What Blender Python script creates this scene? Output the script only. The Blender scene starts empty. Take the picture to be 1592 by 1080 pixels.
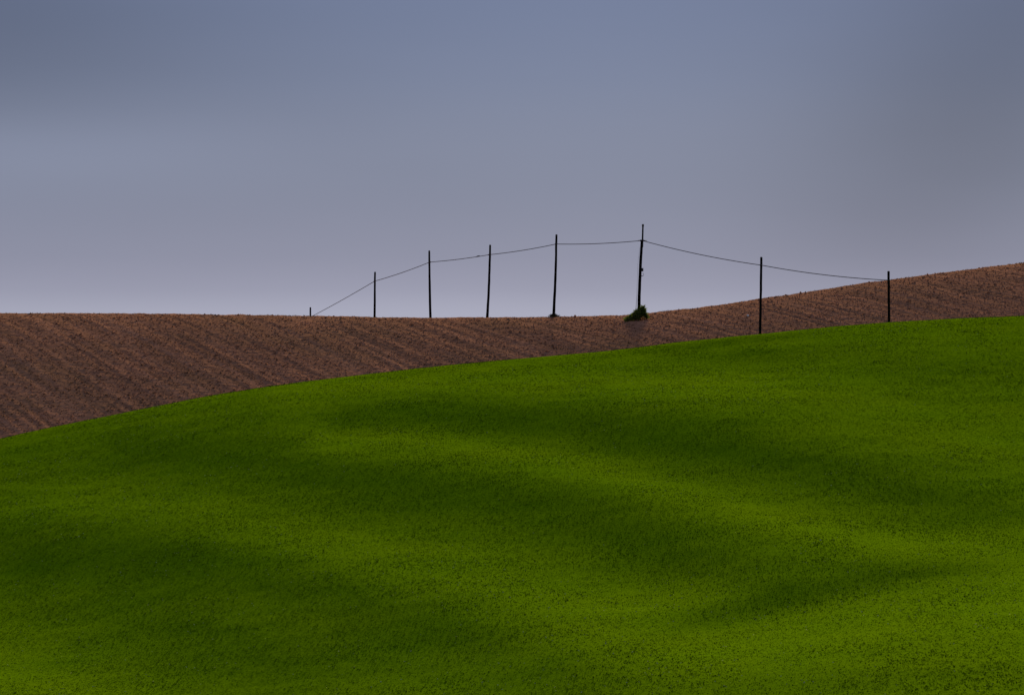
import bpy, math, random
import numpy as np

random.seed(7)
rng = np.random.default_rng(11)
scene = bpy.context.scene
COL = scene.collection

# ------------------------------------------------------------------ camera
F = 4400.0            # focal length in pixels of a 1592 px wide picture
EYE = 12.0            # eye height above the valley datum
cam_d = bpy.data.cameras.new("camera")
cam_d.sensor_width = 36.0
cam_d.lens = F / 1592.0 * 36.0
cam_d.clip_start = 0.5
cam_d.clip_end = 20000.0
cam = bpy.data.objects.new("camera", cam_d)
COL.objects.link(cam)
cam.location = (0, 0, EYE)
cam.rotation_euler = (math.radians(90), 0, 0)
scene.camera = cam

# ------------------------------------------------------------------ light
SUN_AZ = math.radians(6)      # measured from the view direction (+Y), negative = left
SUN_EL = math.radians(16)
sun_d = bpy.data.lights.new("sun", 'SUN')
sun_d.energy = 1.5
sun_d.angle = math.radians(10)
sun_d.color = (1.0, 0.86, 0.52)
sun = bpy.data.objects.new("sun", sun_d)
COL.objects.link(sun)
LH = (math.sin(SUN_AZ), math.cos(SUN_AZ))
sdir = (LH[0]*math.cos(SUN_EL), LH[1]*math.cos(SUN_EL), math.sin(SUN_EL))
from mathutils import Vector
sun.rotation_euler = Vector(sdir).to_track_quat('Z', 'Y').to_euler()

scene.view_settings.view_transform = 'Standard'
scene.view_settings.look = 'None'
scene.view_settings.exposure = 2.3
scene.view_settings.gamma = 1.0
scene.view_settings.use_curve_mapping = False

def srgb(r, g, b):
    f = lambda c: (c/255/12.92) if c/255 <= 0.04045 else ((c/255+0.055)/1.055)**2.4
    return (f(r), f(g), f(b), 1.0)

# ------------------------------------------------------------------ sky
world = bpy.data.worlds.new("World")
scene.world = world
world.use_nodes = True
nt = world.node_tree
nt.nodes.clear()
N = nt.nodes.new
L = nt.links.new
def math_node(tree, op, a, b=None, clamp=False):
    n = tree.nodes.new('ShaderNodeMath'); n.operation = op; n.use_clamp = clamp
    for i, v in enumerate((a, b)):
        if v is None: continue
        if isinstance(v, (int, float)): n.inputs[i].default_value = v
        else: tree.links.new(v, n.inputs[i])
    return n.outputs[0]
out = N('ShaderNodeOutputWorld'); bg = N('ShaderNodeBackground'); bg.inputs[1].default_value = 0.1
L(bg.outputs[0], out.inputs[0])
sky = N('ShaderNodeTexSky'); sky.sky_type = 'NISHITA'; sky.sun_disc = False
sky.sun_elevation = SUN_EL
sky.sun_rotation = SUN_AZ
sky.dust_density = 2.0
tc = N('ShaderNodeTexCoord')
sep = N('ShaderNodeSeparateXYZ'); L(tc.outputs['Generated'], sep.inputs[0])
hx = math_node(nt, 'MULTIPLY', sep.outputs[0], sep.outputs[0])
hy = math_node(nt, 'MULTIPLY', sep.outputs[1], sep.outputs[1])
hor = math_node(nt, 'SQRT', math_node(nt, 'ADD', hx, hy))
el = math_node(nt, 'ARCTAN2', sep.outputs[2], hor)          # elevation, radians
az = math_node(nt, 'ARCTAN2', sep.outputs[0], sep.outputs[1])  # azimuth, + right
# thin high overcast: colour by elevation
ramp = N('ShaderNodeValToRGB')
elr = math_node(nt, 'DIVIDE', el, 0.25, clamp=True)
L(elr, ramp.inputs[0])
SKY = [(0.000, (170,172,190)), (0.012, (167,169,187)), (0.020, (151,153,173)), (0.032, (140,143,163)),
       (0.055, (129,136,157)), (0.075, (126,134,156)), (0.095, (119,130,156)), (0.125, (109,122,152)),
       (0.25, (106,120,152))]
cr = ramp.color_ramp
cr.interpolation = 'B_SPLINE'
while len(cr.elements) < len(SKY): cr.elements.new(0.5)
for e, (p, c) in zip(cr.elements, SKY):
    e.position = p/0.25; e.color = srgb(*c)
def bump2(caz, cel, saz, sel, amp):
    """soft lighter/darker patch of cloud veil and corner falloff round an azimuth and elevation"""
    a = math_node(nt, 'DIVIDE', math_node(nt, 'SUBTRACT', az, caz), saz)
    b = math_node(nt, 'DIVIDE', math_node(nt, 'SUBTRACT', el, cel), sel)
    r = math_node(nt, 'ADD', math_node(nt, 'MULTIPLY', a, a), math_node(nt, 'MULTIPLY', b, b))
    g = math_node(nt, 'EXPONENT', math_node(nt, 'MULTIPLY', r, -1.0))
    return math_node(nt, 'MULTIPLY', g, amp)
SKY_PATCH = [(0.150, 0.070, 0.055, 0.045, -0.20), (0.190, 0.115, 0.06, 0.045, -0.22),  # dark corner patches put vignette darkening into the sky colour
             (-0.195, 0.112, 0.10, 0.040, -0.28), (-0.17, 0.069, 0.09, 0.013, 0.13),
             (0.02, 0.10, 0.06, 0.05, 0.04), (0.12, 0.035, 0.05, 0.02, -0.06)]
gain = None
for pz in SKY_PATCH:
    g = bump2(*pz)
    gain = g if gain is None else math_node(nt, 'ADD', gain, g)
nz = N('ShaderNodeTexNoise'); nz.inputs['Scale'].default_value = 5.0; nz.inputs['Detail'].default_value = 3.0
mp = N('ShaderNodeMapping'); mp.inputs['Scale'].default_value = (1, 1, 5)
L(tc.outputs['Generated'], mp.inputs[0]); L(mp.outputs[0], nz.inputs['Vector'])
nv = math_node(nt, 'MULTIPLY', math_node(nt, 'SUBTRACT', nz.outputs[0], 0.5), 0.10)
gain = math_node(nt, 'ADD', math_node(nt, 'ADD', gain, nv), 1.0)
veil = N('ShaderNodeVectorMath'); veil.operation = 'SCALE'
L(ramp.outputs[0], veil.inputs[0])
L(math_node(nt, 'MULTIPLY', gain, 10.0/2**2.3), veil.inputs['Scale'])
mixs = N('ShaderNodeMix'); mixs.data_type = 'RGBA'; mixs.inputs[0].default_value = 0.9994
L(sky.outputs[0], mixs.inputs[6]); L(veil.outputs[0], mixs.inputs[7])
L(mixs.outputs[2], bg.inputs[0])

# ------------------------------------------------------------------ helpers
def mesh_obj(name, verts, faces, mat=None, parent=None, smooth=False):
    me = bpy.data.meshes.new(name)
    me.from_pydata([tuple(v) for v in verts], [], faces)
    me.update()
    if smooth:
        me.polygons.foreach_set('use_smooth', [True]*len(me.polygons))
    o = bpy.data.objects.new(name, me)
    COL.objects.link(o)
    if mat: me.materials.append(mat)
    if parent: o.parent = parent
    return o

def np_mesh(name, co, loops, starts, totals, mat, smooth=True):
    me = bpy.data.meshes.new(name)
    me.vertices.add(len(co)); me.vertices.foreach_set('co', np.ascontiguousarray(co, dtype=np.float32).ravel())
    me.loops.add(len(loops)); me.loops.foreach_set('vertex_index', loops.astype(np.int32))
    me.polygons.add(len(starts))
    me.polygons.foreach_set('loop_start', starts.astype(np.int32))
    me.polygons.foreach_set('loop_total', totals.astype(np.int32))
    me.polygons.foreach_set('use_smooth', np.full(len(starts), smooth))
    me.update(calc_edges=True)
    me.materials.append(mat)
    o = bpy.data.objects.new(name, me)
    COL.objects.link(o)
    return o

def grid_mesh(name, xs, ds, Z, mat):
    nx, nd = len(xs), len(ds)
    X, D = np.meshgrid(xs, ds)
    co = np.stack([X.ravel(), D.ravel(), Z.ravel()], 1)
    i = np.arange(nx*nd).reshape(nd, nx)
    q = np.stack([i[:-1, :-1], i[:-1, 1:], i[1:, 1:], i[1:, :-1]], -1).reshape(-1, 4)
    n = len(q)
    return np_mesh(name, co, q.ravel(), np.arange(n)*4, np.full(n, 4), mat)

def tag(o, label=None, cat=None, group=None, kind=None):
    if label: o['label'] = label
    if cat: o['category'] = cat
    if group: o['group'] = group
    if kind: o['kind'] = kind
    return o

def empty(name, loc):
    o = bpy.data.objects.new(name, None); COL.objects.link(o)
    o.location = loc; o.empty_display_size = 0.3
    return o

def vnoise(x, y, cell, seed):
    """smooth value noise in -1..1 over world metres"""
    r = np.random.default_rng(seed).uniform(-1, 1, (257, 257))
    fx = x/cell; fy = y/cell
    ix = np.floor(fx).astype(int); iy = np.floor(fy).astype(int)
    tx = fx-ix; ty = fy-iy
    tx = tx*tx*(3-2*tx); ty = ty*ty*(3-2*ty)
    ix0 = ix % 256; ix1 = (ix+1) % 256; iy0 = iy % 256; iy1 = (iy+1) % 256
    a = r[iy0, ix0]*(1-tx)+r[iy0, ix1]*tx
    b = r[iy1, ix0]*(1-tx)+r[iy1, ix1]*tx
    return a*(1-ty)+b*ty

class MB:
    """collects tubes, boxes and blades into one mesh"""
    def __init__(s): s.v = []; s.f = []
    def tube(s, pts, radii, n=10, cap=True):
        base = len(s.v)
        pts = [Vector(p) for p in pts]
        if isinstance(radii, (int, float)): radii = [radii]*len(pts)
        for k, p in enumerate(pts):
            t = (pts[min(k+1, len(pts)-1)]-pts[max(k-1, 0)]).normalized()
            ref = Vector((0, 1, 0)) if abs(t.y) < 0.9 else Vector((1, 0, 0))
            a = t.cross(ref).normalized(); b = t.cross(a)
            for j in range(n):
                th = 2*math.pi*j/n
                s.v.append(p+(a*math.cos(th)+b*math.sin(th))*radii[k])
        for k in range(len(pts)-1):
            for j in range(n):
                j2 = (j+1) % n
                s.f.append((base+k*n+j, base+k*n+j2, base+(k+1)*n+j2, base+(k+1)*n+j))
        if cap:
            s.f.append(tuple(base+j for j in range(n))[::-1])
            e = base+(len(pts)-1)*n
            s.f.append(tuple(e+j for j in range(n)))
    def box(s, c, sx, sy, sz, bev=0.0):
        b = len(s.v)
        c = Vector(c)
        m = bev
        ring = [(-sx/2+m, -sy/2), (sx/2-m, -sy/2), (sx/2, -sy/2+m), (sx/2, sy/2-m),
                (sx/2-m, sy/2), (-sx/2+m, sy/2), (-sx/2, sy/2-m), (-sx/2, -sy/2+m)]
        for zz, k in ((-sz/2, 0.9), (-sz/2+m, 1), (sz/2-m, 1), (sz/2, 0.9)):
            for (x, y) in ring: s.v.append(c+Vector((x*k, y*k, zz)))
        for r in range(3):
            for j in range(8):
                j2 = (j+1) % 8
                s.f.append((b+r*8+j, b+r*8+j2, b+(r+1)*8+j2, b+(r+1)*8+j))
        s.f.append(tuple(b+j for j in range(8))[::-1])
        s.f.append(tuple(b+24+j for j in range(8)))
    def blade(s, root, d, length, width, droop=0.4):
        b = len(s.v)
        root = Vector(root); d = Vector(d).normalized()
        side = d.cross(Vector((random.uniform(-1, 1), random.uniform(-1, 1), 0.3))).normalized()*width/2
        mid = root+d*length*0.55
        tip = root+d*length+Vector((d.x, d.y, -1.0))*length*droop*0.4
        s.v += [root-side*0.7, root+side*0.7, mid-side, mid+side, tip]
        s.f += [(b, b+1, b+3, b+2), (b+2, b+3, b+4)]
    def build(s, name, mat, parent=None, smooth=True):
        loc = parent.location if parent else Vector((0, 0, 0))
        return mesh_obj(name, [v-loc for v in s.v], s.f, mat, parent, smooth)

def P(u, v, d):
    return Vector(((u-796)/F*d, d, EYE-(v-540)/F*d))

# ------------------------------------------------------------------ materials
def new_mat(name):
    m = bpy.data.materials.new(name); m.use_nodes = True
    t = m.node_tree
    return m, t, t.nodes['Principled BSDF']

def ramp_node(t, src, stops, interp='LINEAR'):
    r = t.nodes.new('ShaderNodeValToRGB'); r.color_ramp.interpolation = interp
    e = r.color_ramp.elements
    while len(e) < len(stops): e.new(0.5)
    for k, (p, c) in zip(e, stops):
        k.position = p; k.color = (*c, 1.0) if len(c) == 3 else c
    t.links.new(src, r.inputs[0])
    return r.outputs[0]

def noise_node(t, scale, detail=3.0, vec=None, rough=0.6):
    n = t.nodes.new('ShaderNodeTexNoise')
    n.inputs['Scale'].default_value = scale; n.inputs['Detail'].default_value = detail
    n.inputs['Roughness'].default_value = rough
    if vec is None:
        g = t.nodes.new('ShaderNodeNewGeometry'); vec = g.outputs['Position']
    t.links.new(vec, n.inputs['Vector'])
    return n.outputs[0]

def mix_col(t, fac, a, b, blend='MIX'):
    m = t.nodes.new('ShaderNodeMix'); m.data_type = 'RGBA'; m.blend_type = blend
    for i, v in ((0, fac), (6, a), (7, b)):
        if isinstance(v, (int, float)): m.inputs[i].default_value = v
        elif isinstance(v, tuple): m.inputs[i].default_value = (*v, 1.0) if len(v) == 3 else v
        else: t.links.new(v, m.inputs[i])
    return m.outputs[2]

# soil: reddish-brown tilled earth, streaked along the furrows
FURROW = (0.45, -0.893)
m_soil, t, b = new_mat('tilled_soil')
g = t.nodes.new('ShaderNodeNewGeometry')
mp = t.nodes.new('ShaderNodeMapping')
mp.vector_type = 'TEXTURE'
mp.inputs['Rotation'].default_value = (0, 0, math.atan2(FURROW[1], FURROW[0]))
mp.inputs['Scale'].default_value = (30, 1.1, 30)
t.links.new(g.outputs['Position'], mp.inputs[0])
streak = noise_node(t, 1.0, 4.0, mp.outputs[0], 0.65)
mp2 = t.nodes.new('ShaderNodeMapping'); mp2.vector_type = 'TEXTURE'
mp2.inputs['Rotation'].default_value = (0, 0, math.atan2(FURROW[1], FURROW[0]))
mp2.inputs['Scale'].default_value = (16, 0.4, 16)
t.links.new(g.outputs['Position'], mp2.inputs[0])
streak2 = noise_node(t, 1.0, 3.0, mp2.outputs[0], 0.6)
fine = noise_node(t, 3.0, 5.0, None, 0.75)
patch = noise_node(t, 0.09, 3.0)
c1 = ramp_node(t, streak, [(0.32, (0.205, 0.094, 0.054)), (0.5, (0.288, 0.127, 0.072)), (0.68, (0.407, 0.183, 0.106))])
c2 = mix_col(t, 0.45, c1, ramp_node(t, streak2, [(0.35, (0.197, 0.094, 0.054)), (0.65, (0.398, 0.180, 0.105))]))
c3 = mix_col(t, 1.0, c2, ramp_node(t, fine, [(0.30, (0.68, 0.68, 0.68)), (0.5, (1.1, 1.1, 1.1)), (0.72, (1.5, 1.48, 1.45))]), 'MULTIPLY')
c4 = mix_col(t, ramp_node(t, patch, [(0.45, (0, 0, 0)), (0.75, (0.3, 0.3, 0.3))]), c3, (0.15, 0.10, 0.045))
t.links.new(c4, b.inputs['Base Color'])
b.inputs['Roughness'].default_value = 1.0
b.inputs['Specular IOR Level'].default_value = 0.0
bm = t.nodes.new('ShaderNodeBump'); bm.inputs['Strength'].default_value = 0.35; bm.inputs['Distance'].default_value = 0.06
t.links.new(fine, bm.inputs['Height']); t.links.new(bm.outputs[0], b.inputs['Normal'])

# ground under the young crop
GRASS_A = (0.112, 0.220, 0.0016)
GRASS_B = (0.160, 0.246, 0.0014)
m_turf, t, b = new_mat('green_turf')
pn = noise_node(t, 0.16, 4.0)
fn = noise_node(t, 9.0, 4.0, None, 0.7)
c1 = mix_col(t, pn, GRASS_A, GRASS_B)
c2 = mix_col(t, 1.0, c1, ramp_node(t, fn, [(0.32, (0.55, 0.62, 0.7)), (0.5, (0.84, 0.85, 0.88)), (0.68, (1.2, 1.15, 1.0))]), 'MULTIPLY')
t.links.new(c2, b.inputs['Base Color'])
b.inputs['Roughness'].default_value = 0.95
b.inputs['Specular IOR Level'].default_value = 0.0
bm = t.nodes.new('ShaderNodeBump'); bm.inputs['Strength'].default_value = 0.3; bm.inputs['Distance'].default_value = 0.04
t.links.new(fn, bm.inputs['Height']); t.links.new(bm.outputs[0], b.inputs['Normal'])

# crop blades
m_blade, t, b = new_mat('crop_blades')
at = t.nodes.new('ShaderNodeAttribute'); at.attribute_name = 'tint'
an = t.nodes.new('ShaderNodeAttribute'); an.attribute_name = 'lean'
pn = noise_node(t, 0.16, 4.0)
c1 = mix_col(t, pn, GRASS_A, GRASS_B)
c2 = mix_col(t, 1.0, c1, ramp_node(t, at.outputs['Fac'], [(0.0, (0.55, 0.65, 0.8)), (0.5, (0.95, 0.98, 1)), (0.96, (2.0, 1.75, 1.2))]), 'MULTIPLY')
pale = math_node(t, 'GREATER_THAN', at.outputs['Fac'], 0.98)
c2 = mix_col(t, pale, c2, (0.42, 0.46, 0.13))  # glossy blade sparkle and dry tips, put in as a pale colour
t.links.new(c2, b.inputs['Base Color'])
b.inputs['Roughness'].default_value = 0.8
b.inputs['Specular IOR Level'].default_value = 0.0
t.links.new(an.outputs['Vector'], b.inputs['Normal'])

m_wood, t, b = new_mat('dark_weathered_wood')
n = noise_node(t, 9.0, 4.0)
t.links.new(ramp_node(t, n, [(0.3, (0.004, 0.003, 0.003)), (0.7, (0.009, 0.007, 0.006))]), b.inputs['Base Color'])
b.inputs['Roughness'].default_value = 0.95; b.inputs['Specular IOR Level'].default_value = 0.1
m_metal, t, b = new_mat('dull_dark_metal')
n = noise_node(t, 14.0, 2.0)
t.links.new(ramp_node(t, n, [(0.3, (0.012, 0.012, 0.014)), (0.7, (0.03, 0.028, 0.028))]), b.inputs['Base Color'])
b.inputs['Roughness'].default_value = 0.7; b.inputs['Metallic'].default_value = 0.3
m_cable, t, b = new_mat('cable_sheath')
n = noise_node(t, 3.0, 2.0)
t.links.new(ramp_node(t, n, [(0.3, (0.06, 0.045, 0.044)), (0.7, (0.09, 0.07, 0.068))]), b.inputs['Base Color'])
b.inputs['Roughness'].default_value = 1.0; b.inputs['Specular IOR Level'].default_value = 0.0
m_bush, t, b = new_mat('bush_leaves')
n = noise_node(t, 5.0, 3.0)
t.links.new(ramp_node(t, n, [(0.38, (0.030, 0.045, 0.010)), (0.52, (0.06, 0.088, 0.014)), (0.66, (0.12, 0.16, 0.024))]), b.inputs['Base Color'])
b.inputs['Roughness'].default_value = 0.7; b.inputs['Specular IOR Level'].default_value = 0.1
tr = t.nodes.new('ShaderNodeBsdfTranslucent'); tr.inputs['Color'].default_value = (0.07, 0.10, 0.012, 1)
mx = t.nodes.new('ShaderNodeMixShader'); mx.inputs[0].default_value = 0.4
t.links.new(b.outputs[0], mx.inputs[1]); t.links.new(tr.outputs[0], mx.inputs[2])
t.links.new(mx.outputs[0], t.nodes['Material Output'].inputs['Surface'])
m_lit_flank, t, b = new_mat('lit_flank_foliage')  # lit left side of the bush put into a lighter foliage colour
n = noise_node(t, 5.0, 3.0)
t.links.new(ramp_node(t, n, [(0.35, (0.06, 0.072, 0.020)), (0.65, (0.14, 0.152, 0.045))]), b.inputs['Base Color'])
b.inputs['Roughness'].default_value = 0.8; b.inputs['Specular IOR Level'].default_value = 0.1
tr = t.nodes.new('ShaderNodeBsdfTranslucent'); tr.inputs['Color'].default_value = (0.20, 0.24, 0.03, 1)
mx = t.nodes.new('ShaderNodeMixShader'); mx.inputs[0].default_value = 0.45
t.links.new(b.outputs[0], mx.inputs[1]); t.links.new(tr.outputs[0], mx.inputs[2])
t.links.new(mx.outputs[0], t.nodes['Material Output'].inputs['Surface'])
m_dry, t, b = new_mat('dry_weeds')
n = noise_node(t, 1.5, 3.0)
t.links.new(ramp_node(t, n, [(0.3, (0.045, 0.036, 0.016)), (0.55, (0.08, 0.062, 0.026)), (0.75, (0.07, 0.085, 0.02))]), b.inputs['Base Color'])
b.inputs['Roughness'].default_value = 0.9
m_stone, t, b = new_mat('pale_stone')
n = noise_node(t, 8.0, 3.0)
t.links.new(ramp_node(t, n, [(0.3, (0.72, 0.70, 0.66)), (0.7, (0.85, 0.83, 0.8))]), b.inputs['Base Color'])

# ------------------------------------------------------------------ terrain shape
def curve(pts):
    xs = np.array([p[0] for p in pts], float); ys = np.array([p[1] for p in pts], float)
    k = np.linspace(xs[0], xs[-1], 801)
    y = np.interp(k, xs, ys)
    ker = np.hanning(33); ker /= ker.sum()
    yp = np.pad(y, 16, mode='reflect', reflect_type='odd')
    y = np.convolve(yp, ker, mode='valid')
    return lambda u: np.interp(u, k, y)

GREEN_CREST = curve([(-300, 742), (-60, 696), (60, 668), (200, 640), (330, 614), (450, 596), (600, 578), (700, 567),
                     (800, 558), (920, 548), (1000, 539), (1060, 531), (1183, 519), (1300, 507), (1382, 501),
                     (1450, 497), (1530, 493), (1650, 489), (1900, 486)])
GREEN_DEPTH = curve([(-300, 168), (60, 172), (600, 178), (1000, 182), (1530, 186), (1900, 188)])
BROWN_CREST = curve([(-300, 487), (60, 487.5), (320, 488.5), (480, 491.0), (600, 493), (760, 494.5), (860, 493), (950, 491),
                     (1000, 488.5), (1050, 483), (1100, 477.5), (1183, 464.5), (1290, 449), (1382, 435), (1450, 426),
                     (1530, 416), (1650, 402), (1900, 380)])
BROWN_DEPTH = curve([(-300, 252), (60, 250), (700, 250), (860, 248.5), (994, 245), (1100, 246.5), (1183, 249), (1382, 256), (1530, 262), (1900, 266)])

def screen_u(x, d):
    return np.clip(796+F*x/np.maximum(d, 1.0), -300, 1900)

def green_base(x, d):
    u = screen_u(x, d)
    dc = GREEN_DEPTH(u); zc = -(GREEN_CREST(u)-540)/F*dc
    t = dc-d
    front = 0.17*t*t/(np.abs(t)+6)
    back = 0.16*t*t/(np.abs(t)+5)
    hill = zc-np.where(t > 0, front, back)
    near = -10.8+0.145*np.clip(x-6.5, -16, 40)-0.05*(113-d)
    obs = -1.75-0.14*d+0.0005*np.maximum(d-60, 0)*0
    k = 0.55
    h = hill
    for o in (near, obs):
        o = np.where(d > 150, -40, o)
        m = np.maximum(h, o)
        h = m+k*np.log(np.exp((h-m)/k)+np.exp((o-m)/k))
    return h

def brown_base(x, d):
    u = screen_u(x, d)
    dc = BROWN_DEPTH(u); zc = -(BROWN_CREST(u)-540)/F*dc
    t = dc-d
    front = 0.225*t*t/(np.abs(t)+8)
    back = 0.13*t*t/(np.abs(t)+8)
    return zc-np.where(t > 0, front, back)

# gentle swells of the green slope, laid out as ridge and hollow lines (u, v, strength, width)
SWELLS = [
    (+1.5, 28, [(430, 612), (600, 600), (760, 592), (900, 594), (1050, 600), (1200, 605)]),
    (+0.9, 45, [(1000, 598), (1250, 612), (1400, 640), (1560, 690)]),
    (-0.6, 24, [(1150, 545), (1300, 548), (1420, 570), (1592, 572)]),
    (-1.1, 36, [(540, 648), (650, 644), (850, 660), (1000, 672), (1150, 696), (1320, 740), (1470, 776), (1620, 805)]),
    (+1.7, 26, [(500, 690), (620, 684), (760, 700), (900, 724), (1050, 764), (1200, 804), (1350, 838), (1480, 858), (1600, 862)]),
    (-1.05, 40, [(210, 704), (300, 706), (420, 718), (600, 750), (780, 776), (950, 824), (1100, 872), (1220, 915)]),
    (+1.1, 42, [(20, 780), (200, 782), (330, 800), (470, 840), (620, 866), (760, 900), (900, 940), (1040, 950)]),
    (-1.05, 42, [(60, 866), (180, 864), (330, 872), (460, 900), (570, 940), (700, 985), (830, 1020), (900, 1050)]),
    (-0.8, 80, [(20, 1010), (250, 1010), (500, 1050), (800, 1080)]),
    (-1.5, 22, [(1060, 968), (1180, 938), (1290, 912), (1450, 882), (1600, 866)]),
    (+0.8, 40, [(1050, 1018), (1250, 978), (1400, 953), (1600, 930)]),
    (-0.9, 40, [(800, 1085), (1200, 1075), (1592, 1060)]),
]
def seg_dist(u, v, pts):
    best = np.full(u.shape, 1e9)
    for (x0, y0), (x1, y1) in zip(pts[:-1], pts[1:]):
        dx, dy = x1-x0, y1-y0
        s = np.clip(((u-x0)*dx+(v-y0)*dy)/(dx*dx+dy*dy), 0, 1)
        best = np.minimum(best, np.hypot(u-x0-s*dx, v-y0-s*dy))
    return best

HX = np.arange(-64, 64, 0.25); HD = np.arange(44, 204, 0.25)
def make_swells(amp):
    X, D = np.meshgrid(HX, HD)
    z0 = green_base(X, D)
    u = 796+F*X/D
    tt = GREEN_DEPTH(screen_u(X, D))-D
    fade = np.clip((tt-0.3)/4.0, 0, 1); fade = fade*fade*(3-2*fade)
    edge = np.clip((64-np.abs(X))/10, 0, 1)*np.clip((D-44)/6, 0, 1)
    q = D+0.65*X; p = X-0.65*D           # across and along the folds
    rough = 0.18*vnoise(q, p*0.22, 4.2, 3)+0.22*vnoise(q, p*0.25, 2.1, 4)+0.18*vnoise(q+0.3*p, p*0.4, 1.1, 5)
    pad = 200
    ny, nx = X.shape
    kx = np.fft.fftfreq(nx+2*pad, 0.25)*2*np.pi; ky = np.fft.fftfreq(ny+2*pad, 0.25)*2*np.pi
    KX, KY = np.meshgrid(kx, ky)
    Dk = -1j*(KX*LH[0]+KY*LH[1])
    KP = KX*LH[1]-KY*LH[0]
    G = np.conj(Dk)/(np.abs(Dk)**2+0.05*KP**2+0.06**2)
    h = np.zeros_like(X)
    for it in range(7):
        v = 540-F*(z0+h)/D
        bmap = rough.copy()
        for a, w, pts in SWELLS:
            bmap += a*np.exp(-(seg_dist(u, v, pts)/w)**2)
        bp = np.pad(bmap*amp, pad, mode='linear_ramp')
        hn = np.fft.ifft2(np.fft.fft2(bp)*G).real[pad:pad+ny, pad:pad+nx]*fade*edge
        h = hn if it == 0 else 0.5*h+0.5*hn
    return h
SWELL_AMP = 0.070
HMAP = make_swells(SWELL_AMP)

def bilinear(M, x, d):
    fx = np.clip((x-HX[0])/0.25, 0, len(HX)-1.001); fy = np.clip((d-HD[0])/0.25, 0, len(HD)-1.001)
    ix = fx.astype(int); iy = fy.astype(int); tx = fx-ix; ty = fy-iy
    return (M[iy, ix]*(1-tx)+M[iy, ix+1]*tx)*(1-ty)+(M[iy+1, ix]*(1-tx)+M[iy+1, ix+1]*tx)*ty

def green_z(x, d):
    return green_base(x, d)+bilinear(HMAP, x, d)+0.013*vnoise(x, d, 1.0, 50)

def stretch(a, b, step, lo, hi, n):
    """coordinates: fine between a and b, geometric out to lo and hi"""
    core = np.arange(a, b+1e-6, step)
    left = a-(np.geomspace(1, 1+(a-lo), n)[1:]-1)[::-1] if lo < a else np.array([])
    right = b+(np.geomspace(1, 1+(hi-b), n)[1:]-1) if hi > b else np.array([])
    return np.concatenate([left, core, right])

# green field
gx = stretch(-52, 52, 0.3, -170, 170, 26)
gd = stretch(46, 204, 0.3, -40, 226, 26)
X, D = np.meshgrid(gx, gd)
Zg = green_z(X, D)
green = grid_mesh('green_field', gx, gd, Zg+EYE, m_turf)
tag(green, kind='structure')

# ploughed hill
bx = stretch(-54, 54, 0.15, -190, 190, 24)
bd = stretch(200, 256, 0.16, 190, 420, 40)
X, D = np.meshgrid(bx, bd)
Zb = brown_base(X, D)
w = X*(-FURROW[1])+D*FURROW[0]          # across the furrows
s = X*FURROW[0]+D*FURROW[1]             # along the furrows
def soil_relief(w, s, X, D):
    r = 0.035*vnoise(w+0.15*vnoise(s, w, 6, 20), s*0.03, 0.5, 21)
    r += 0.028*vnoise(w, s*0.03, 1.3, 22)
    r += 0.05*vnoise(w, s*0.10, 5.0, 23)
    r += 0.018*vnoise(X, D, 0.33, 24)+0.010*vnoise(X, D, 0.8, 25)
    return r
Zb = Zb+soil_relief(w, s, X, D)
Zb += np.random.default_rng(5).uniform(-0.03, 0.03, Zb.shape)
# keep it under the green field in the hollow between the two
brown = grid_mesh('ploughed_field', bx, bd, Zb+EYE, m_soil)
tag(brown, kind='structure')

def brown_z(x, d):
    x = np.atleast_1d(np.asarray(x, float)); d = np.atleast_1d(np.asarray(d, float))
    w = x*(-FURROW[1])+d*FURROW[0]; s = x*FURROW[0]+d*FURROW[1]
    return brown_base(x, d)+soil_relief(w, s, x, d)

# the land beyond, out to the horizon
px = np.concatenate([-np.geomspace(8000, 100, 24), np.linspace(-80, 80, 9), np.geomspace(100, 8000, 24)])
pd = np.concatenate([-np.geomspace(8000, 60, 24), np.linspace(0, 500, 21), np.geomspace(600, 9000, 24)])
X, D = np.meshgrid(px, pd)
Zp = -34.0+3.0*vnoise(X, D, 400, 30)-0.004*np.hypot(X, D)
land = grid_mesh('ground', px, pd, Zp+EYE, m_turf)
tag(land, kind='structure')

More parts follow.
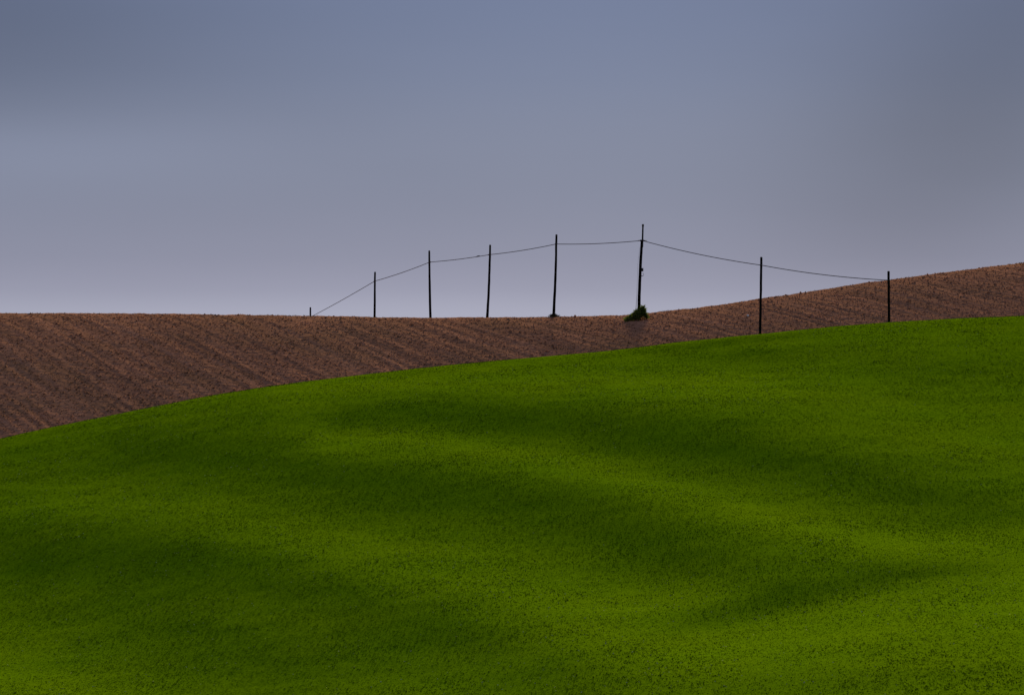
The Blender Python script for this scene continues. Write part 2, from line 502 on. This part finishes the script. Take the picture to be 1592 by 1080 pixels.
# ------------------------------------------------------------------ young crop on the green field (uncountable)
def crop():
    n = 780000
    # uniform over the seen wedge of the field, a margin on each side
    d = rng.uniform(60**1.4, 196**1.4, n)**(1/1.4)
    x = rng.uniform(-1, 1, n)*(0.19*d+15)
    keep = d < GREEN_DEPTH(screen_u(x, d))+6
    d = d[keep]; x = x[keep]; n = len(d)
    z = green_z(x, d)
    e = 0.35
    gxn = (green_z(x+e, d)-green_z(x-e, d))/(2*e); gyn = (green_z(x, d+e)-green_z(x, d-e))/(2*e)
    nb = 2
    x = np.repeat(x, nb); d = np.repeat(d, nb); z = np.repeat(z, nb)
    gxn = np.repeat(gxn, nb); gyn = np.repeat(gyn, nb)
    N_ = len(x)
    x = x+rng.normal(0, 0.035, N_); d = d+rng.normal(0, 0.035, N_)
    patch = 0.5+0.5*vnoise(x, d, 2.2, 40)
    ln = rng.uniform(0.04, 0.09, N_)*(0.75+0.5*patch)
    wd = rng.uniform(0.014, 0.030, N_)
    tn = np.clip(rng.normal(0.46, 0.27, N_), 0, 0.96)
    flush = np.clip(0.5+0.9*vnoise(x+0.6*d, d*0.8, 9.0, 41)+0.5*vnoise(x, d, 2.0, 42), 0, 1)
    tn[rng.uniform(0, 1, N_) < 0.004+0.035*flush**2] = 1.0
    big = tn > 0.98
    wd = np.where(big, wd*2.6, wd); ln = np.where(big, ln*1.15, ln)
    ang = rng.uniform(0, 2*np.pi, N_)
    tilt = rng.uniform(1.0, 1.5, N_)
    dirv = np.stack([np.cos(ang)*np.sin(tilt), np.sin(ang)*np.sin(tilt), np.cos(tilt)], 1)
    side_a = ang+np.pi/2+rng.normal(0, 0.4, N_)
    side = np.stack([np.cos(side_a), np.sin(side_a), rng.uniform(-0.2, 0.2, N_)], 1)*wd[:, None]/2
    root = np.stack([x, d, z+EYE-0.012], 1)
    tip = root+dirv*ln[:, None]
    mid = root+dirv*(ln*0.5)[:, None]+np.array([0, 0, 1])*(ln*0.10)[:, None]
    co = np.stack([root-side*0.6, root+side*0.6, mid+side, tip, mid-side], 1).reshape(-1, 3)
    i = np.arange(N_)*5
    loops = np.stack([i, i+1, i+2, i+3, i+4], 1).ravel()
    o = np_mesh('young_crop', co, loops, np.arange(N_)*5, np.full(N_, 5), m_blade, smooth=False)
    me = o.data
    a = me.attributes.new('tint', 'FLOAT', 'POINT')
    a.data.foreach_set('value', np.repeat(tn, 5).astype(np.float32))
    # leaves lie and turn about the lie of the land
    nrm = np.stack([-gxn, -gyn, np.ones(N_)], 1)
    nrm += rng.normal(0, 0.30, (N_, 3))*np.array([1, 1, 0.3])
    nrm /= np.linalg.norm(nrm, axis=1)[:, None]
    a = me.attributes.new('lean', 'FLOAT_VECTOR', 'POINT')
    a.data.foreach_set('vector', np.repeat(nrm, 5, axis=0).astype(np.float32).ravel())
    tag(o, 'short vivid green young crop covering the rolling field in front', 'crop', kind='stuff')
crop()

# ------------------------------------------------------------------ poles
# (base u, top u, top v, depth, bend px, label)
POLES = [
    (482.5, 482.5, 478, 305, 0.0, 'black pole tip barely showing over the ploughed crest, where the cable dips out of sight'),
    (581.0, 583.0, 423, 278, 0.3, 'short upright pole beside the small pole tip, cable sloping steeply down from it'),
    (670.5, 667.5, 390, 266, -0.6, 'dark pole leaning slightly left at its top, where the steep cable levels off'),
    (756.5, 762.0, 381, 257, 0.6, 'dark pole leaning clearly to the right beside the knot in the cable'),
    (860.0, 865.0, 365, 248.0, 0.7, 'tall dark pole rising from a small dry weed tuft on the crest'),
    (993.0, 998.0, 374, 240.6, -0.8, 'tallest pole with thin top extension and small box, standing in the green bush'),
    (1181.0, 1183.7, 400, 226, 0.2, 'slender pole rising from behind the green slope past the soil into the sky'),
    (1383.0, 1381.5, 422, 216, 0.0, 'pole seen against brown soil, its top just above the rising skyline, end of cable'),
]
CABLE_AT = [(482.5, 493), (582.7, 437), (668.3, 407.5), (761, 396), (864.5, 379.5), (998, 374), (1183.3, 412.3), (1381.6, 435.8)]
roots = []
for k, (ub, ut, vt, d, bend, label) in enumerate(POLES):
    xb = (ub-796)/F*d
    zb = float(brown_z(xb, d)[0])
    base = Vector((xb, d, zb+EYE))
    # the base pixel refers to the lowest visible point: follow the lean down to the soil
    top = P(ut, vt, d)
    root = empty('utility_pole', base)
    tag(root, label, 'pole', 'poles carrying the cable over the hill')
    roots.append(root)
    m = MB()
    pts, rad = [], []
    r0, r1 = (0.128, 0.090) if k != 5 else (0.142, 0.110)
    if k == 0: r0, r1 = 0.12, 0.09
    if k >= 6: r0, r1 = 0.105, 0.092
    n = 14
    lo = base-Vector((0, 0, 0.5))
    for j in range(n+1):
        q = j/n
        p = lo.lerp(top, q)+Vector((bend*math.sin(math.pi*q)*d/F*1.2, 0, 0))
        p += Vector((random.uniform(-1, 1), random.uniform(-1, 1), 0))*0.008
        pts.append(p); rad.append((r0+(r1-r0)*q)*random.uniform(0.96, 1.04))
    pts.append(pts[-1]+Vector((0, 0, 0.03))); rad.append(rad[-1]*0.6)
    m.tube(pts, rad, 12)
    m.build('shaft', m_wood, root)
    # cable bracket
    cu, cv = CABLE_AT[k]
    c = P(cu, cv, d)
    m = MB()
    m.tube([c+Vector((0, 0, -0.05)), c+Vector((0, 0, 0.05))], r1+0.018, 12)
    m.tube([c+Vector((0, -r1, 0)), c+Vector((0, -r1-0.10, 0))], 0.03, 8)
    m.build('bracket', m_metal, root)
    if k == 5:
        # thin extension, its cap, clamp, small box, hanging loop, down wire
        m = MB()
        a = P(997.7, 384, d)+Vector((0.05, -0.06, 0)); bt = P(999.5, 350.5, d)+Vector((0, -0.06, 0))
        m.tube([a, a.lerp(bt, 0.33), a.lerp(bt, 0.66), bt], [0.075, 0.072, 0.068, 0.066], 10)
        ext = m.build('top_extension', m_wood, root)
        m = MB(); m.tube([bt+Vector((0, 0, -0.10)), bt+Vector((0, 0, 0.08)), bt+Vector((0, 0, 0.11))], [0.088, 0.088, 0.05], 10)
        cp = m.build('end_cap', m_metal, root)
        m = MB()
        m.box(c+Vector((0.0, -0.02, 0)), 0.36, 0.30, 0.13, 0.03)
        m.tube([c+Vector((-0.32, -0.05, 0.0)), c+Vector((0.42, -0.05, 0.0))], 0.028, 8)
        m.build('clamp', m_metal, root)
        jb = P(998.4, 419.3, d)+Vector((0, -0.10, 0))
        m = MB(); m.box(jb, 0.19, 0.20, 0.28, 0.04)
        box = m.build('junction_box', m_metal, root)
        lp = P(998.6, 427, d)+Vector((-0.02, -0.10, 0))
        m = MB()
        m.tube([lp+Vector((0.06+0.07*math.cos(th), 0, 0.12*math.sin(th))) for th in np.linspace(2.2, -2.0, 12)], 0.014, 6)
        m.tube([lp+Vector((-0.06, 0, -0.12)), lp+Vector((0.05, 0, -0.09))], 0.03, 6)
        m.build('wire_loop', m_metal, root)
        gw = [P(994.5, 384, d), P(991.5, 412, d), P(990.5, 440, d), P(990.0, 458, d), P(988.6, 480, d), P(987.6, 494, d)]
        gw = [p+Vector((0, -0.12, 0)) for p in gw]
        m = MB(); m.tube(gw, [0.006, 0.006, 0.007, 0.010, 0.022, 0.022], 6)
        m.build('down_wire', m_cable, root)

# ------------------------------------------------------------------ cable: one run over all the poles
SAG = [2, 1.0, 1.5, 1.2, 1.5, 2.0, 3.2, 3.4]
m = MB()
allp = []
depths = [p[3] for p in POLES]
for k in range(len(POLES)-1):
    a = P(*CABLE_AT[k], depths[k])+Vector((0, -0.16, 0)); c = P(*CABLE_AT[k+1], depths[k+1])+Vector((0, -0.16, 0))
    sg = SAG[k+1]*0.5*(depths[k]+depths[k+1])/F
    for j in range(24):
        q = j/24
        p = a.lerp(c, q); p.z -= 4*sg*q*(1-q)
        allp.append(p)
allp.append(c)
m.tube(allp, 0.029, 8)
cable = m.build('overhead_cable', m_cable)
tag(cable, 'thin brown cable sagging from pole to pole over the ploughed hill', 'cable')
kn = P(743.5, 398.3, 259)+Vector((0, -0.16, 0))
m = MB(); m.tube([kn+Vector((-0.16, 0, -0.02)), kn+Vector((-0.05, 0, 0)), kn+Vector((0.05, 0, 0.01)), kn+Vector((0.16, 0, 0.03))], [0.02, 0.05, 0.05, 0.02], 8)
kn_o = m.build('splice', m_cable); kn_o.parent = cable

# ------------------------------------------------------------------ bush and tuft at the pole feet
def bush():
    d = 239.7
    ground = lambda x, dd: float(brown_z(x, dd)[0])+EYE
    x0 = (989-796)/F*d
    root = empty('bush', (x0, d, ground(x0, d)))
    tag(root, 'low green bush heaped against the foot of the tallest pole', 'bush')
    # outline of the heap: height (m) along x, low on the left and peaked on the right
    prof = [(-1.02, 0.06), (-0.7, 0.26), (-0.35, 0.50), (-0.05, 0.78), (0.3, 1.0), (0.62, 1.18), (0.76, 1.22), (0.88, 0.85), (0.98, 0.42), (1.08, 0.05)]
    hx = [p[0]*0.84 for p in prof]; hz = [p[1]*0.88 for p in prof]
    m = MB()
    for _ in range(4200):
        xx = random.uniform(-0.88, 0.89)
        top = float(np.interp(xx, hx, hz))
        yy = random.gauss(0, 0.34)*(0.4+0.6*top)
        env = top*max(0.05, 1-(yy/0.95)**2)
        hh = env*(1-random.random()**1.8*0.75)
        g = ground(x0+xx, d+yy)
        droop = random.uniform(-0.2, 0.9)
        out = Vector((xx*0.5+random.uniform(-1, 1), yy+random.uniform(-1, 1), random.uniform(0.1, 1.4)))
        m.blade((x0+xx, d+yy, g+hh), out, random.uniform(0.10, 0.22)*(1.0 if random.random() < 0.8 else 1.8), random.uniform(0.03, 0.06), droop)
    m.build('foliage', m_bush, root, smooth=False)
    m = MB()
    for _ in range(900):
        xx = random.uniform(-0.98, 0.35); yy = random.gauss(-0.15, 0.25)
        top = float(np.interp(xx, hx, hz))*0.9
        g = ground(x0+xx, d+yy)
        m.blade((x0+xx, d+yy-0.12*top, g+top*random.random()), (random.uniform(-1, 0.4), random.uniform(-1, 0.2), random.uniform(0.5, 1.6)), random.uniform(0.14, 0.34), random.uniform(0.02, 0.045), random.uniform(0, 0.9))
    gr = m.build('lit_flank_blades', m_lit_flank, root, smooth=False)
    gr['label'] = 'left flank of the bush, its lit side put in as brighter green'
    m = MB()
    for _ in range(26):
        xx = random.uniform(-0.8, 0.9); yy = random.uniform(-0.35, 0.35)
        top = float(np.interp(xx, hx, hz))*0.85
        g = ground(x0+xx*0.8, d+yy*0.6)
        m.tube([(x0+xx*0.8, d+yy*0.6, g-0.05), (x0+xx*0.9, d+yy*0.8, g+top*0.5), (x0+xx, d+yy, g+top)], [0.018, 0.013, 0.006], 5)
    m.build('stems', m_wood, root)
bush()

def tuft():
    d = 247.7
    x0 = (861-796)/F*d
    g0 = float(brown_z(x0, d)[0])+EYE
    m = MB()
    for _ in range(620):
        a = random.uniform(0, 2*math.pi); r = min(0.34, abs(random.gauss(0, 0.16)))
        xx = x0+r*math.cos(a)*1.3; yy = d+r*math.sin(a)
        h = max(0.08, 0.42-0.8*r)
        g = float(brown_z(xx, yy)[0])+EYE
        m.blade((xx, yy, g-0.02+random.random()*h*0.6), (math.cos(a)*0.8+random.uniform(-.5, .5), math.sin(a)*0.8, 1.0), random.uniform(0.12, 0.24), 0.03, random.uniform(0.1, 0.8))
    o = m.build('weed_tuft', m_dry, None, smooth=False)
    tag(o, 'small dry weed tuft at the foot of a pole on the crest', 'weeds')
tuft()

# pale stone lying on the soil
def stone():
    d = 236.0
    x = (1162.5-796)/F*d
    # find the depth where the soil is seen at v = 492
    ds = np.linspace(215, 250, 400)
    xs = (1162.5-796)/F*ds
    v = 540-F*brown_z(xs, ds)/ds
    d = float(ds[np.argmin(np.abs(v-492))]); x = (1162.5-796)/F*d
    c = Vector((x, d, float(brown_z(x, d)[0])+EYE+0.06))
    import bmesh
    bmn = bmesh.new(); bmesh.ops.create_icosphere(bmn, subdivisions=3, radius=0.10)
    for vv in bmn.verts:
        q = vv.co.normalized()
        k = 1+0.22*math.sin(q.x*5+1)*math.cos(q.y*4)+0.12*math.sin(q.z*7+q.x*3)
        vv.co = Vector((q.x*0.11, q.y*0.10, q.z*0.10))*k
    me = bpy.data.meshes.new('stone'); bmn.to_mesh(me); bmn.free()
    me.materials.append(m_stone)
    o = bpy.data.objects.new('stone', me); COL.objects.link(o); o.location = c
    tag(o, 'tiny white stone lying alone on the brown soil', 'stone')
stone()

# loose clods on the tilled soil (uncountable)
def clods():
    n = 84000
    d = rng.uniform(203, 262, n); u = rng.uniform(-330, 1930, n)
    x = (u-796)/F*d
    keep = d < BROWN_DEPTH(u)-1.5+rng.normal(0, 0.8, n)
    x = x[keep]; d = d[keep]; n = len(x)
    z = brown_z(x, d)+EYE
    r = 0.028+0.05*rng.uniform(0, 1, n)**2.5+0.07*(rng.uniform(0, 1, n) < 0.02)
    octa = np.array([(1, 0, 0), (0, 1, 0), (-1, 0, 0), (0, -1, 0), (0, 0, 1), (0, 0, -1)], float)
    tri = np.array([(0, 1, 4), (1, 2, 4), (2, 3, 4), (3, 0, 4), (1, 0, 5), (2, 1, 5), (3, 2, 5), (0, 3, 5)])
    th = rng.uniform(0, 6.283, n); c = np.cos(th); s_ = np.sin(th)
    v = octa[None]*rng.uniform(0.65, 1.35, (n, 6, 1))*r[:, None, None]
    vx = v[..., 0]*c[:, None]-v[..., 1]*s_[:, None]+x[:, None]
    vy = v[..., 0]*s_[:, None]+v[..., 1]*c[:, None]+d[:, None]
    vz = v[..., 2]*0.9+z[:, None]+0.35*r[:, None]
    co = np.stack([vx, vy, vz], -1).reshape(-1, 3)
    loops = (tri[None]+(np.arange(n)*6)[:, None, None]).ravel()
    m = n*8
    o = np_mesh('soil_clods', co, loops, np.arange(m)*3, np.full(m, 3), m_soil, smooth=True)
    tag(o, 'loose brown clods strewn over the ploughed soil', 'clods', kind='stuff')
clods()

# sparse weeds and stubble along the ploughed crest (uncountable)
def crest_weeds():
    m = MB()
    for _ in range(1900):
        u = random.uniform(-60, 1660)
        dc = float(BROWN_DEPTH(u))
        d = dc+random.gauss(-0.5, 1.6)
        x = (u-796)/F*d
        dens = 0.5+0.5*float(vnoise(np.array([x]), np.array([d]), 3.0, 60)[0])
        if random.random() > dens: continue
        g = float(brown_z(x, d)[0])+EYE
        for _ in range(3):
            m.blade((x+random.gauss(0, .05), d+random.gauss(0, .05), g-0.02), (random.uniform(-.8, .8), random.uniform(-.8, .8), 1), random.uniform(0.06, 0.17)*(0.5+dens), random.uniform(0.015, 0.03), random.uniform(0, .7))
    o = m.build('crest_weeds', m_dry, None, smooth=False)
    tag(o, 'sparse short weeds along the ploughed skyline', 'weeds', kind='stuff')
crest_weeds()
